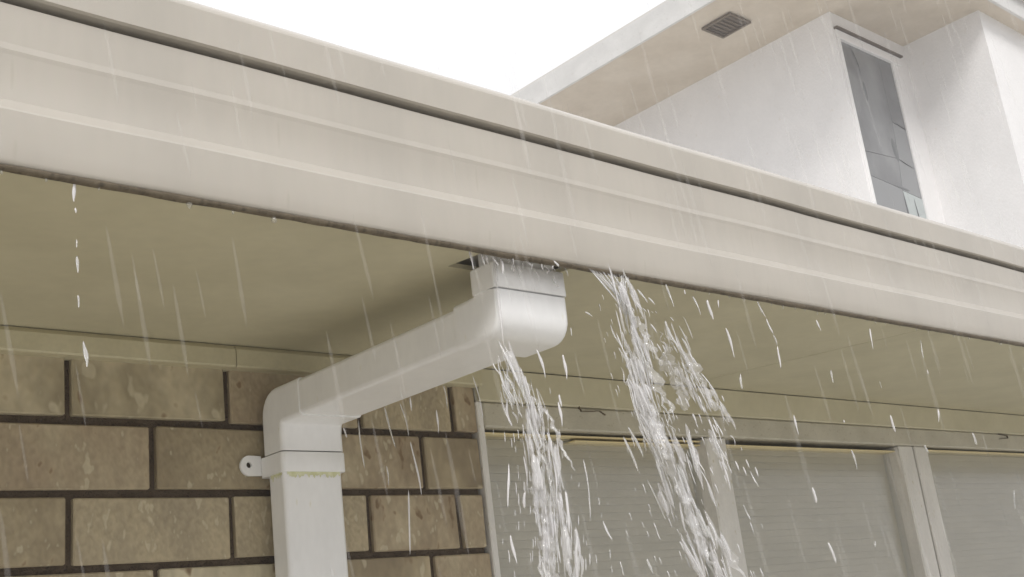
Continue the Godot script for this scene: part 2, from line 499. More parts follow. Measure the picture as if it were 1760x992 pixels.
func build_eaves() -> void:
	var e := thing("house_eaves", "olive cream eaves lining under the gutter with trim along the brick wall", "eaves")
	var hx0 := 0.268
	var hx1 := 0.418
	var hz := 0.500
	inst(sheet(-1.62, hx0, -0.1, 0.565), "soffit_sheet", mats.soffit, e)
	inst(sheet(hx0, hx1, -0.1, hz), "soffit_sheet", mats.soffit, e)
	inst(sheet(hx1, 1.3005, -0.1, 0.565), "soffit_sheet", mats.soffit, e)
	inst(sheet(1.3025, 3.7, -0.1, 0.565), "soffit_sheet", mats.soffit, e)
	inst(sheet(3.702, 6.0, -0.1, 0.565), "soffit_sheet", mats.soffit, e)
	for s in [[-1.62, 0.246, 0.0], [0.2472, 0.731, 0.0012]]:
		inst(prism_x([Vector2(-0.02, 0.085), Vector2(0.019 + s[2], 0.085), Vector2(0.0215 + s[2], 0.0875), Vector2(0.0215 + s[2], 0.112), Vector2(0.016 + s[2], 0.119), Vector2(-0.02, 0.119)], [s[0], s[1]]), "cornice_trim", mats.trim, e)
	inst(prism_x([Vector2(-0.06, 0.0605), Vector2(0.006, 0.0605), Vector2(0.009, 0.063), Vector2(0.011, 0.118), Vector2(-0.06, 0.118)], [0.7325, 4.0]), "cornice_trim", mats.soffit, e)
	inst(box_mesh(Vector3(-1.62, 0.13, 0.44), Vector3(6.0, 0.27, 0.462), 0.002), "fascia_board", mats.trim, e)
	# the low roof rising behind the gutter
	inst(prism_x([Vector2(0.53, 0.262), Vector2(0.53, 0.27), Vector2(-7.0, 1.87), Vector2(-7.0, 1.862)], [-1.62, 12.0]), "roof_sheet", mats.roof, e)
	inst(box_mesh(Vector3(-1.66, 0.12, -7.0), Vector3(-1.625, 0.26, 0.5), 0.002), "barge_board", mats.trim, e)

func build_gutter() -> void:
	var g := thing("roof_gutter", "long beige metal gutter overflowing along the roof edge", "gutter")
	var f := 0.600
	var o := [
		Vector2(f - 0.0062, 0.0778), Vector2(f - 0.0035, 0.0788), Vector2(f - 0.0010, 0.0808), Vector2(f, 0.0840), Vector2(f + 0.0012, 0.0970), Vector2(f + 0.0016, 0.1150), # rolled lip and bowed face
		Vector2(f + 0.0016, 0.1290), Vector2(f + 0.0004, 0.1312), Vector2(f - 0.0094, 0.1430), # bright step
		Vector2(f - 0.0110, 0.1448), Vector2(f - 0.0122, 0.1540), Vector2(f - 0.0126, 0.1680), Vector2(f - 0.0120, 0.1800), Vector2(f - 0.0110, 0.1895), Vector2(f - 0.0102, 0.1940), Vector2(f - 0.0114, 0.2010), # shallow bead
		Vector2(f - 0.0116, 0.2398), Vector2(f - 0.0132, 0.2408), Vector2(f - 0.0300, 0.2408), Vector2(f - 0.0300, 0.2474), # deep slot
		Vector2(f - 0.0075, 0.2474), Vector2(f - 0.0040, 0.2486), Vector2(f - 0.0028, 0.2860),
		Vector2(f - 0.0040, 0.2905), Vector2(f - 0.0072, 0.2955), Vector2(f - 0.0120, 0.2990), Vector2(f - 0.0170, 0.2990), Vector2(f - 0.0200, 0.2940),
		Vector2(f - 0.0420, 0.2600), Vector2(f - 0.0420, 0.1160), Vector2(0.476, 0.1110), Vector2(0.476, 0.2600), Vector2(0.473, 0.2600),
		Vector2(0.473, 0.1060), Vector2(f - 0.0145, 0.1090), Vector2(f - 0.0085, 0.1050), Vector2(f - 0.0078, 0.0790)]
	var xs := []
	var x := -1.6
	while x < 6.0:
		xs.append(x)
		x += 0.035
	inst(prism_x(o, xs, [0, 1, 2, 3, 4, 5, 22, 23, 24, 25, 26], 0.0011, noise(7, 0.03, 2), [9, 10, 11, 12]), "gutter_body", mats.gutter, g)
	# dark brown strip along the dripping edge, uneven along its length
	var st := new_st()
	var lip_noise := noise(19, 0.02, 4)
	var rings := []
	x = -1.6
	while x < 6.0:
		var h := 0.0033 + lip_noise.get_noise_1d(x * 900.0) * 0.0014
		var sag := lip_noise.get_noise_1d(x * 240.0 + 4000.0) * 0.0012
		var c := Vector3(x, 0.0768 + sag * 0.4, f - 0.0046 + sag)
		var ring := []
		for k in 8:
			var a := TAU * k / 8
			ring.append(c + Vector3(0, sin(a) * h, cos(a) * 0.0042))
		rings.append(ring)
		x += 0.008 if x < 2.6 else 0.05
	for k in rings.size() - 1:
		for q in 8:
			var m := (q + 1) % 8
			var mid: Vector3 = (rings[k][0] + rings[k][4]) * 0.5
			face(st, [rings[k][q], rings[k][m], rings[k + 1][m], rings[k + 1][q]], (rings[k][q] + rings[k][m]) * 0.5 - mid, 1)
	inst(done(st), "lip_strip", mats.lip_brown, g)

func build_downpipe() -> void:
	var d := thing("downpipe", "white plastic rectangular downpipe running from the gutter back to the brick wall", "downpipe")
	inst(duct([[Vector2(0.0615, GROUND_Y), Vector2(0.0175, GROUND_Y)], [Vector2(0.0615, -0.9), Vector2(0.0175, -0.9)], [Vector2(0.0615, -0.060), Vector2(0.0175, -0.060)]], 0.2915, 0.3930, 0.006), "pipe", mats.pvc, d)
	# lower elbow: vertical socket turning out to the horizontal run
	var el := [[Vector2(0.0130, -0.0485), Vector2(0.0665, -0.0485)], [Vector2(0.0130, -0.014), Vector2(0.0665, -0.022)]]
	for k in 7:
		var a := k / 6.0 * PI / 2
		el.append([Vector2(0.052 - cos(a) * 0.0385, 0.0095 + sin(a) * 0.0385), Vector2(0.0735 - cos(a) * 0.0055, -0.0125 + sin(a) * 0.0045)])
	el.append([Vector2(0.118, 0.0482), Vector2(0.118, -0.0082)])
	inst(duct(el, 0.2880, 0.3965, 0.006), "elbow", mats.pvc, d)
	inst(duct([[Vector2(0.100, 0.0462), Vector2(0.100, -0.0062)], [Vector2(0.300, 0.0463), Vector2(0.300, -0.0061)], [Vector2(0.500, 0.0465), Vector2(0.500, -0.0060)]], 0.2893, 0.3947, 0.006), "offset_pipe", mats.pvc, d)
	var up := [[Vector2(0.4805, -0.0085), Vector2(0.4805, 0.0497)], [Vector2(0.505, -0.0085), Vector2(0.5085, 0.0502)], [Vector2(0.533, -0.0085), Vector2(0.5145, 0.0510)]]
	for k in range(1, 7):
		var a := k / 6.0 * PI / 2
		up.append([Vector2(0.533 + sin(a) * 0.0285, 0.020 - cos(a) * 0.0285), Vector2(0.5145 + sin(a) * 0.004, 0.0530 - cos(a) * 0.002)])
	up.append([Vector2(0.5625, 0.0476), Vector2(0.5184, 0.0540)])
	inst(duct(up, 0.2862, 0.4050, 0.006), "outlet_elbow", mats.pvc, d)
	inst(duct([[Vector2(0.5560, 0.044), Vector2(0.5245, 0.058)], [Vector2(0.5560, 0.106), Vector2(0.5245, 0.106)]], 0.2940, 0.3970, 0.005), "outlet_spigot", mats.pvc, d)
	inst(duct([[Vector2(0.5630, 0.0499), Vector2(0.5172, 0.0499)], [Vector2(0.5640, 0.0508), Vector2(0.5165, 0.0508)], [Vector2(0.5636, 0.0800), Vector2(0.5168, 0.0800)], [Vector2(0.5628, 0.0812), Vector2(0.5176, 0.0812)]], 0.2850, 0.4058, 0.005), "outlet_collar", mats.pvc, d)
	var band := inst(duct([[Vector2(0.0665, -0.0795), Vector2(0.004, -0.0795)], [Vector2(0.0672, -0.0775), Vector2(0.004, -0.0775)], [Vector2(0.0672, -0.0520), Vector2(0.004, -0.0520)], [Vector2(0.0665, -0.0503), Vector2(0.004, -0.0503)]], 0.2868, 0.3978, 0.006), "bracket_band", mats.pvc, d)
	# fixing ear with its round hole, flat against the bricks
	var st := new_st()
	var c := Vector2(0.2685, -0.0605)
	var outer := []
	var inner := []
	var n := 28
	for k in n:
		var a := TAU * k / n
		var p := c + Vector2(cos(a), sin(a)) * 0.0152
		if cos(a) > 0.02:
			p = c + Vector2(0.0195, clampf(sin(a) * 0.0168, -0.0150, 0.0145))
		outer.append(p)
		inner.append(c + Vector2(-0.001, 0.001) + Vector2(cos(a), sin(a)) * 0.0044)
	for k in n:
		var m := (k + 1) % n
		var o0 := Vector3(outer[k].x, outer[k].y, 0)
		var o1 := Vector3(outer[m].x, outer[m].y, 0)
		var i0 := Vector3(inner[k].x, inner[k].y, 0)
		var i1 := Vector3(inner[m].x, inner[m].y, 0)
		var fz := Vector3(0, 0, 0.0062)
		var bz := Vector3(0, 0, 0.0022)
		face(st, [o0 + fz, o1 + fz, i1 + fz, i0 + fz], Vector3.BACK)
		face(st, [o0 + bz, o1 + bz, i1 + bz, i0 + bz], Vector3.FORWARD)
		face(st, [o0 + fz, o1 + fz, o1 + bz, o0 + bz], o0 - Vector3(c.x, c.y, 0), 1)
		face(st, [i0 + fz, i1 + fz, i1 + bz, i0 + bz], Vector3(c.x, c.y, 0) - i0, 2)
	inst(done(st), "fixing_ear", mats.pvc, band)
	st = new_st()
	for k in 12:
		var a := TAU * k / 12
		var b := TAU * (k + 1) / 12
		var cc := Vector3(c.x - 0.001, c.y + 0.001, 0.0035)
		face(st, [cc, cc + Vector3(cos(a), sin(a), -0.2) * 0.0042, cc + Vector3(cos(b), sin(b), -0.2) * 0.0042], Vector3.BACK, 1)
	inst(done(st), "hole_shade", mats.shade_dark, band)  # dark disc that colours in the shade inside the hole
	# algae grown along the lower rim of the band, an uneven fringe wrapped on pipe front and side
	st = new_st()
	var drop := noise(71, 0.05, 3)
	for seg in [[Vector3(0.2912, 0, 0.0250), Vector3(0.2912, 0, 0.0570), Vector3.LEFT], [Vector3(0.2965, 0, 0.0622), Vector3(0.3885, 0, 0.0622), Vector3.BACK]]:
		for k in 110:
			var p0: Vector3 = seg[0].lerp(seg[1], k / 110.0)
			var p1: Vector3 = seg[0].lerp(seg[1], (k + 1) / 110.0)
			var h0 := 0.0058 + maxf(-0.3, drop.get_noise_1d(p0.x * 3200.0 + p0.z * 3200.0)) * 0.007
			var h1 := 0.0058 + maxf(-0.3, drop.get_noise_1d(p1.x * 3200.0 + p1.z * 3200.0)) * 0.007
			var y0 := Vector3(0, -0.0790, 0)
			face(st, [p0 + y0, p1 + y0, p1 + y0 - Vector3(0, h1, 0), p0 + y0 - Vector3(0, h0, 0)], seg[2])
	inst(done(st), "algae_fringe", mats.algae, d)
	st = new_st()
	for k in 10:
		var a := TAU * k / 10
		var b := TAU * (k + 1) / 10
		var cc := Vector3(0.3540, -0.0140, 0.0670)
		face(st, [cc, cc + Vector3(cos(a) * 0.0085, sin(a) * 0.0026 - absf(cos(a)) * 0.0008, 0), cc + Vector3(cos(b) * 0.0085, sin(b) * 0.0026 - absf(cos(b)) * 0.0008, 0)], Vector3.BACK)
	inst(done(st), "grime_spot", mats.lead, d)

func build_window() -> void:
	var w := thing("house_window", "wide window with pale frames under the eaves right of the bricks", "window")
	var low := GROUND_Y + 0.05
	inst(box_mesh(Vector3(0.7285, low, -0.06), Vector3(0.7425, 0.0605, 0.0035), 0.002), "jamb", mats.frame, w)
	inst(box_mesh(Vector3(0.7430, 0.0145, -0.06), Vector3(4.0, 0.0598, 0.0045), 0.003), "head_frame", mats.head, w)
	inst(box_mesh(Vector3(1.3620, low, -0.06), Vector3(1.4310, 0.0140, 0.0010), 0.003), "mullion", mats.frame, w)
	inst(box_mesh(Vector3(2.1450, low, -0.06), Vector3(2.2120, 0.0140, 0.0010), 0.003), "mullion", mats.frame, w)
	inst(box_mesh(Vector3(2.2210, low, -0.06), Vector3(2.2860, 0.0140, 0.0010), 0.003), "mullion", mats.frame, w)
	for x in [2.2135]:
		inst(box_mesh(Vector3(x, low, -0.020), Vector3(x + 0.0028, 0.0135, -0.006), 0.0003), "gap_shade", mats.shade_dark, w)  # dark strip painting in the shade of the gap between the mullions
	inst(box_mesh(Vector3(3.2500, low, -0.06), Vector3(3.3300, 0.0140, 0.0010), 0.003), "mullion", mats.frame, w)
	inst(box_mesh(Vector3(3.9500, low, -0.06), Vector3(4.0200, 0.0140, 0.0010), 0.003), "jamb", mats.frame, w)
	inst(box_mesh(Vector3(0.7430, -0.02, -0.13), Vector3(4.0, 0.0600, -0.062), 0.002), "recess_backing", mats.dark_brown, w)  # dark brown backing added so the recess under the head stays dark
	var bays := [[0.7430, 1.3605], [1.4330, 2.1435], [2.2880, 3.2480], [3.3320, 3.9480]]
	for k in bays.size():
		var b: Array = bays[k]
		var y0 := [0.0055, -0.0005, 0.0060, 0.005][k] as float
		inst(box_mesh(Vector3(b[0], y0, -0.055), Vector3(b[1], y0 + 0.0035, -0.012), 0.0008), "glazing_bead", mats.cream, w)
		if k == 0:
			inst(box_mesh(Vector3(b[0] + 0.24, y0 - 0.0075, -0.055), Vector3(b[1], y0 - 0.0045, -0.014), 0.0008), "glazing_bead", mats.cream, w)
		inst(box_mesh(Vector3(b[0] + 0.001, low, -0.034), Vector3(b[1] - 0.001, y0, -0.030), 0.0004), "pane", mats.glass, w)
	# thin dark curled strips on the head
	for h in [[Vector3(0.984, 0.062, 0), Vector3(0.990, 0.052, 0), Vector3(1.022, 0.0535, 0), Vector3(1.040, 0.0555, 0), Vector3(1.056, 0.0475, 0)], [Vector3(2.70, 0.0585, 0), Vector3(2.752, 0.0555, 0), Vector3(2.756, 0.0480, 0), Vector3(2.70, 0.0445, 0)]]:
		var st := new_st()
		for k in h.size() - 1:
			var a: Vector3 = h[k]
			var b: Vector3 = h[k + 1]
			var u := (b - a).cross(Vector3.BACK).normalized() * 0.0013
			for s in [[u, Vector3(0, 0, 0.0085)], [-u, Vector3(0, 0, 0.0085)]]:
				face(st, [a + s[0] * 0.8 + Vector3(0, 0, 0.003), b + s[0] * 0.8 + Vector3(0, 0, 0.003), b + s[1], a + s[1]], s[0])
		inst(done(st), "dark_curl", mats.dark_brown, w)
	var where := ["closed pale slatted blind in the window bay next to the brick wall", "closed pale slatted blind in the middle window bay between the mullions", "closed pale slatted blind in the window bay right of the double mullion"]
	for k in 3:
		var b: Array = bays[k]
		var bl := thing("window_blind", where[k], "blind", Vector3((b[0] + b[1]) * 0.5, 0, -0.047), "slatted blinds behind the window panes")
		var hw: float = (b[1] - b[0]) * 0.5 - 0.004
		var sm := prism_x([Vector2(-0.0022, 0.0095), Vector2(-0.0012, 0.0100), Vector2(0.0006, 0.0030), Vector2(0.0012, -0.0060), Vector2(0.0004, -0.0064), Vector2(-0.0004, 0.0025)], [-hw, hw], [1, 2, 4, 5])
		for i in 150:
			var y := -0.006 - i * 0.0152
			if y < low:
				break
			var sl := inst(sm, "slat", mats.slat, bl, Vector3(0, y, rng.randf_range(-0.0004, 0.0004)))
			sl.rotation.x = rng.randf_range(-0.035, 0.035)
	inst(box_mesh(Vector3(0.70, low, -0.24), Vector3(4.1, 0.1, -0.20), 0.002), "room_wall", mats.dark_brown, w)

func build_upper_storey() -> void:
	var u := thing("upper_storey", "white rendered upper storey with tan soffit rising behind the gutter", "building")
	var ys := 3.476
	var walls := CSGCombiner3D.new()
	walls.name = "wall"
	u.add_child(walls)
	for b in [
		[Vector3(6.050, 0.4, -7.0), Vector3(6.17, ys + 0.01, -2.0)],
		[Vector3(6.050, 0.4, -2.12), Vector3(7.13, ys + 0.01, -2.0)],
		[Vector3(7.010, 0.4, -2.12), Vector3(7.13, ys + 0.01, -1.413)],
		[Vector3(7.010, 0.4, -1.533), Vector3(11.8, ys + 0.01, -1.413)]]:
		var cb := CSGBox3D.new()
		cb.size = b[1] - b[0]
		cb.position = (b[0] + b[1]) * 0.5
		cb.material = mats.render
		cb.name = "wall_run"
		walls.add_child(cb, true)
	var cut := CSGBox3D.new()
	cut.operation = CSGShape3D.OPERATION_SUBTRACTION
	cut.size = Vector3(0.680, 1.55, 0.4)
	cut.position = Vector3(6.4325, 2.525, -2.05)
	cut.material = mats.render
	cut.name = "opening"
	walls.add_child(cut)
	inst(box_mesh(Vector3(5.212, ys, -7.0), Vector3(12.0, ys + 0.018, -1.302), 0.001), "soffit", mats.upper_soffit, u)
	# fascia boards and their gutters, along the side and along the front
	inst(box_mesh(Vector3(5.190, ys - 0.014, -7.0), Vector3(5.211, 3.640, -1.302), 0.003), "fascia_board", mats.fascia, u)
	inst(box_mesh(Vector3(5.190, ys - 0.014, -1.301), Vector3(12.0, 3.640, -1.280), 0.003), "fascia_board", mats.fascia, u)
	var q := [Vector2(0, 3.612), Vector2(0.040, 3.612), Vector2(0.052, 3.622), Vector2(0.055, 3.655), Vector2(0.052, 3.672), Vector2(0.046, 3.676), Vector2(0.040, 3.670), Vector2(0.038, 3.625), Vector2(0.004, 3.622), Vector2(0.004, 3.67), Vector2(0, 3.67)]
	var front := inst(prism_x(q, [5.13, 12.0]), "gutter", mats.fascia, u, Vector3(0, 0, -1.279))
	front.set_meta("label", "pale gutter along the front of the upper eaves")
	var side := inst(prism_x(q, [1.28, 7.0]), "gutter", mats.fascia, u, Vector3(5.189, 0, 0))
	side.rotation.y = -PI / 2
	side.rotation.y = -PI / 2
	side.scale = Vector3(1, 1, 1)
	inst(box_mesh(Vector3(5.20, 3.64, -7.0), Vector3(12.0, 3.66, -1.29), 0.002), "roof_deck", mats.roof, u)
	# soffit vent
	var v := inst(box_mesh(Vector3(-0.112, -0.004, -0.118), Vector3(0.112, 0.0, 0.118), 0.001), "vent", mats.vent, u, Vector3(5.542, ys - 0.0025, -2.485))
	for k in 6:
		var sl := inst(box_mesh(Vector3(-0.095, -0.010, -0.012), Vector3(0.095, -0.0085, 0.012), 0.0005), "louvre", mats.vent, v, Vector3(0, 0, -0.088 + k * 0.035))
		sl.rotation.x = 0.45
	for s in [[Vector3(-0.118, -0.018, -0.122), Vector3(-0.100, -0.0045, 0.122)], [Vector3(0.100, -0.018, -0.122), Vector3(0.118, -0.0045, 0.122)], [Vector3(-0.0995, -0.018, -0.122), Vector3(0.0995, -0.0045, -0.104)], [Vector3(-0.0995, -0.018, 0.104), Vector3(0.0995, -0.0045, 0.122)]]:
		inst(box_mesh(s[0], s[1], 0.001), "vent_frame", mats.vent, v)
	# leadlight window
	var win := Node3D.new()
	win.name = "window"
	win.position = Vector3(6.095, 0, -2.0)
	u.add_child(win)
	win.set_meta("label", "narrow grey leadlight window under the tan soffit")
	inst(box_mesh(Vector3(-0.030, 3.280, -0.06), Vector3(0.800, 3.345, 0.012), 0.003), "frame", mats.render, win)
	inst(box_mesh(Vector3(-0.026, 1.78, -0.06), Vector3(0.004, 3.279, 0.012), 0.003), "frame", mats.render, win)
	inst(box_mesh(Vector3(0.6835, 1.78, -0.06), Vector3(0.7040, 3.279, 0.006), 0.003), "frame", mats.render, win)
	inst(box_mesh(Vector3(-0.026, 1.74, -0.06), Vector3(0.700, 1.779, 0.03), 0.003), "sill", mats.fascia, win)
	inst(box_mesh(Vector3(-0.035, 3.346, -0.01), Vector3(0.815, 3.360, 0.030), 0.002), "head_flashing", mats.flash, win)
	var zf := -0.010
	var P := func(x: float, y: float) -> Vector3: return Vector3(x, y, zf)
	# glass pieces of the leadlight, each a thin slab; lower ones carry reflected sky in their colour
	var panes := [
		[[P.call(0.004, 3.279), P.call(0.504, 3.279), P.call(0.504, 2.76), P.call(0.470, 2.50), P.call(0.004, 2.47)], mats.obscure],
		[[P.call(0.507, 3.279), P.call(0.682, 3.279), P.call(0.682, 2.762), P.call(0.507, 2.782)], mats.obscure],
		[[P.call(0.004, 2.467), P.call(0.470, 2.497), P.call(0.430, 2.27), P.call(0.004, 2.30)], mats.obscure],
		[[P.call(0.004, 2.297), P.call(0.430, 2.267), P.call(0.430, 1.78), P.call(0.004, 1.78)], mats.obscure_sky],
		[[P.call(0.507, 2.779), P.call(0.682, 2.759), P.call(0.682, 2.46), P.call(0.475, 2.50)], mats.obscure_sky],
		[[P.call(0.473, 2.497), P.call(0.682, 2.457), P.call(0.682, 2.24), P.call(0.433, 2.26)], mats.obscure_sky],
		[[P.call(0.433, 2.257), P.call(0.682, 2.237), P.call(0.682, 1.78), P.call(0.433, 1.78)], mats.obscure_sky_pale]]
	for pn in panes:
		var st := new_st()
		var pts: Array = pn[0]
		var poly := PackedVector2Array()
		for p in pts:
			poly.append(Vector2(p.x, p.y))
		var tri := Geometry2D.triangulate_polygon(poly)
		for t in range(0, tri.size(), 3):
			face(st, [pts[tri[t]], pts[tri[t + 1]], pts[tri[t + 2]]], Vector3.BACK)
		for k in pts.size():
			var a: Vector3 = pts[k]
			var b: Vector3 = pts[(k + 1) % pts.size()]
			var bk := Vector3(0, 0, -0.006)
			face(st, [a, b, b + bk, a + bk], Vector3(0, 0, 1).cross(b - a))
		inst(done(st), "pane", pn[1], win)
	for l in [[0.507, 2.780, 0.682, 2.760, 0.003], [0.430, 2.26, 0.430, 1.78, 0.004], [0.475, 2.498, 0.682, 2.458, 0.003], [0.560, 2.23, 0.575, 1.78, 0.003], [0.15, 3.279, 0.21, 3.12, 0.003], [0.21, 3.12, 0.225, 3.02, 0.003]]:
		var a := Vector3(l[0], l[1], zf + 0.001)
		var b := Vector3(l[2], l[3], zf + 0.001)
		inst(strand(Vector3.ZERO, b - a, l[4] * 1.5, 0.004, 0.5), "lead_came", mats.lead, win, a)
	for s in [[0.225, 2.95, 0.024, 0.075], [0.455, 2.56, 0.036, 0.10], [0.45, 2.275, 0.085, 0.014]]:
		var st := new_st()
		var cc := Vector3(s[0], s[1], zf + 0.004)
		for k in 20:
			var a := TAU * k / 20
			var b := TAU * (k + 1) / 20
			var ra := 0.86 + 0.14 * sin(a * 2.0 + s[0] * 20.0)
			var rb := 0.86 + 0.14 * sin(b * 2.0 + s[0] * 20.0)
			face(st, [cc, cc + Vector3(cos(a) * s[2] * ra, sin(a) * s[3] * ra, -0.0035), cc + Vector3(cos(b) * s[2] * rb, sin(b) * s[3] * rb, -0.0035)], Vector3.BACK)
		inst(done(st), "glass_motif", mats.obscure_dark, win)
	inst(box_mesh(Vector3(0.0, 1.7, -0.2), Vector3(0.75, 3.4, -0.16), 0.002), "backing", mats.dark_brown, win)

# ---------------------------------------------------------------- water
func along(path: Array, f: float) -> Vector3:
	var total := 0.0
	for k in path.size() - 1:
		total += (path[k + 1] - path[k]).length()
	var s := f * total
	for k in path.size() - 1:
		var l: float = (path[k + 1] - path[k]).length()
		if s <= l or k == path.size() - 2:
			return path[k].lerp(path[k + 1], s / l)
		s -= l
	return path[path.size() - 1]

# water breaking up as it falls: clumps along the path, each a bundle of short torn ligaments
func pour(o: Node3D, path: Array, clumps: int, w0: float, w1: float, r0: float, r1: float, l0: float, l1: float) -> void:
	for k in clumps:
		var f := (k + rng.randf()) / clumps
		var c := along(path, f)
		var t := (along(path, minf(1.0, f + 0.05)) - along(path, maxf(0.0, f - 0.05))).normalized()
		var wd := lerpf(w0, w1, f)
		c += Vector3(rng.randfn(0.0, 0.42) * wd, 0, rng.randfn(0.0, 0.3) * wd)
		var lean := Vector3(rng.randfn(0.0, 0.05), 0, rng.randfn(0.0, 0.05))
		for q in rng.randi_range(2, 6):
			var l := rng.randf_range(l0, l1)
			var a := c + Vector3(rng.randfn(0.0, 0.0035), rng.randfn(0.0, 0.012), rng.randfn(0.0, 0.003)) - t * l * 0.5
			var b := a + (t + lean + Vector3(rng.randfn(0.0, 0.035), 0, rng.randfn(0.0, 0.03))) * l
			var pick := rng.randf()
			var m: Material = mats.clear_water if pick < 0.28 else (mats.foam if pick < 0.50 else mats.thin_foam)
			var fat := rng.randf_range(1.5, 3.0) if pick > 0.74 else 1.0
			inst(strand(Vector3.ZERO, b - a, rng.randf_range(r0, r1) * fat, rng.randf_range(0.0004, 0.0024), rng.randf_range(0.4, 0.9)), "water_strand", m, o, a)

# a continuous rope (round) or veil (flat) of water that follows the path from f0 to f1
func rope(path: Array, f0: float, f1: float, off: Vector3, r: float, flat: float, seed_: int) -> ArrayMesh:
	var st := new_st()
	var nz := noise(seed_, 0.03, 3)
	var n := 34
	var sides := 9
	var rings := []
	var start := along(path, f0) + off
	for k in n:
		var g := k / float(n - 1)
		var f := lerpf(f0, f1, g)
		var c := along(path, f) + off * (0.7 + 0.8 * g) - start
		c += Vector3(nz.get_noise_1d(k * 4.0), 0, nz.get_noise_1d(k * 4.0 + 500.0)) * 0.007
		var rad := r * pow(maxf(0.0, sin(PI * clampf(g, 0.0, 1.0))), 0.35) * (1.0 + 0.9 * nz.get_noise_1d(k * 5.0 + 2000.0))
		rad = maxf(rad, 0.0) if k > 0 and k < n - 1 else 0.0
		var turn := nz.get_noise_1d(k * 2.5 + 900.0) * 1.6
		var ring := []
		for q in sides:
			var a := TAU * q / sides
			var e := Vector2(cos(a) * flat, sin(a)).rotated(turn * 0.6) * rad
			ring.append(c + Vector3(e.x, 0, e.y))
		rings.append(ring)
	for k in n - 1:
		var mid := Vector3.ZERO
		for v in rings[k]:
			mid += v / sides
		for q in sides:
			var m := (q + 1) % sides
			if k == 0:
				face(st, [rings[0][0], rings[1][q], rings[1][m]], rings[1][q] - mid, 1)
			elif k == n - 2:
				face(st, [rings[k][q], rings[k][m], rings[k + 1][0]], rings[k][q] - mid, 1)
			else:
				face(st, [rings[k][q], rings[k][m], rings[k + 1][m], rings[k + 1][q]], (rings[k][q] + rings[k][m]) * 0.5 - mid, 1)
	return done(st)

func ropes(o: Node3D, path: Array, n_rope: int, n_veil: int, spread: float) -> void:
	for k in n_rope + n_veil:
		var veil := k >= n_rope
		var f0 := rng.randf_range(0.0, 0.72)
		var f1 := minf(1.0, f0 + rng.randf_range(0.14, 0.34))
		var off := Vector3(rng.randfn(0.0, 0.5) * spread * (0.5 + f0), 0, rng.randfn(0.0, 0.4) * spread)
		var me := rope(path, f0, f1, off, rng.randf_range(0.0022, 0.0042) if veil else rng.randf_range(0.0010, 0.0026), rng.randf_range(1.8, 3.4) if veil else 1.0, 300 + k + n_veil * 7)
		inst(me, "water_veil" if veil else "water_rope", mats.veil if veil else (mats.clear_water if k % 3 else mats.thin_foam), o, along(path, f0) + off)

# droplets torn off around a stream: too many and too fine to count
func spray(o: Node3D, path: Array, count: int, w0: float, w1: float) -> void:
	var mm := MultiMesh.new()
	mm.transform_format = MultiMesh.TRANSFORM_3D
	mm.mesh = strand(Vector3.ZERO, Vector3(0.0012, -0.0085, 0), 0.0007, 0.0002, 0.8, 6, 9)
	mm.instance_count = count
	for k in count:
		var f := pow(rng.randf(), 0.8)
		var c := along(path, f)
		var t := (along(path, minf(1.0, f + 0.05)) - along(path, maxf(0.0, f - 0.05))).normalized()
		var w := lerpf(w0, w1, f)
		c += Vector3(rng.randfn(0.0, 0.5) * w, 0, rng.randfn(0.0, 0.35) * w)
		var tilt := atan2(t.x, -t.y) + rng.randfn(0.0, 0.06)
		mm.set_instance_transform(k, Transform3D(Basis.from_euler(Vector3(0, 0, tilt - 0.14)).scaled(Vector3.ONE * rng.randf_range(0.5, 1.9)), c))
	var m := MultiMeshInstance3D.new()
	m.multimesh = mm
	m.material_override = mats.foam
	m.name = "fine_spray"
	o.add_child(m, true)
	m.set_meta("kind", "stuff")

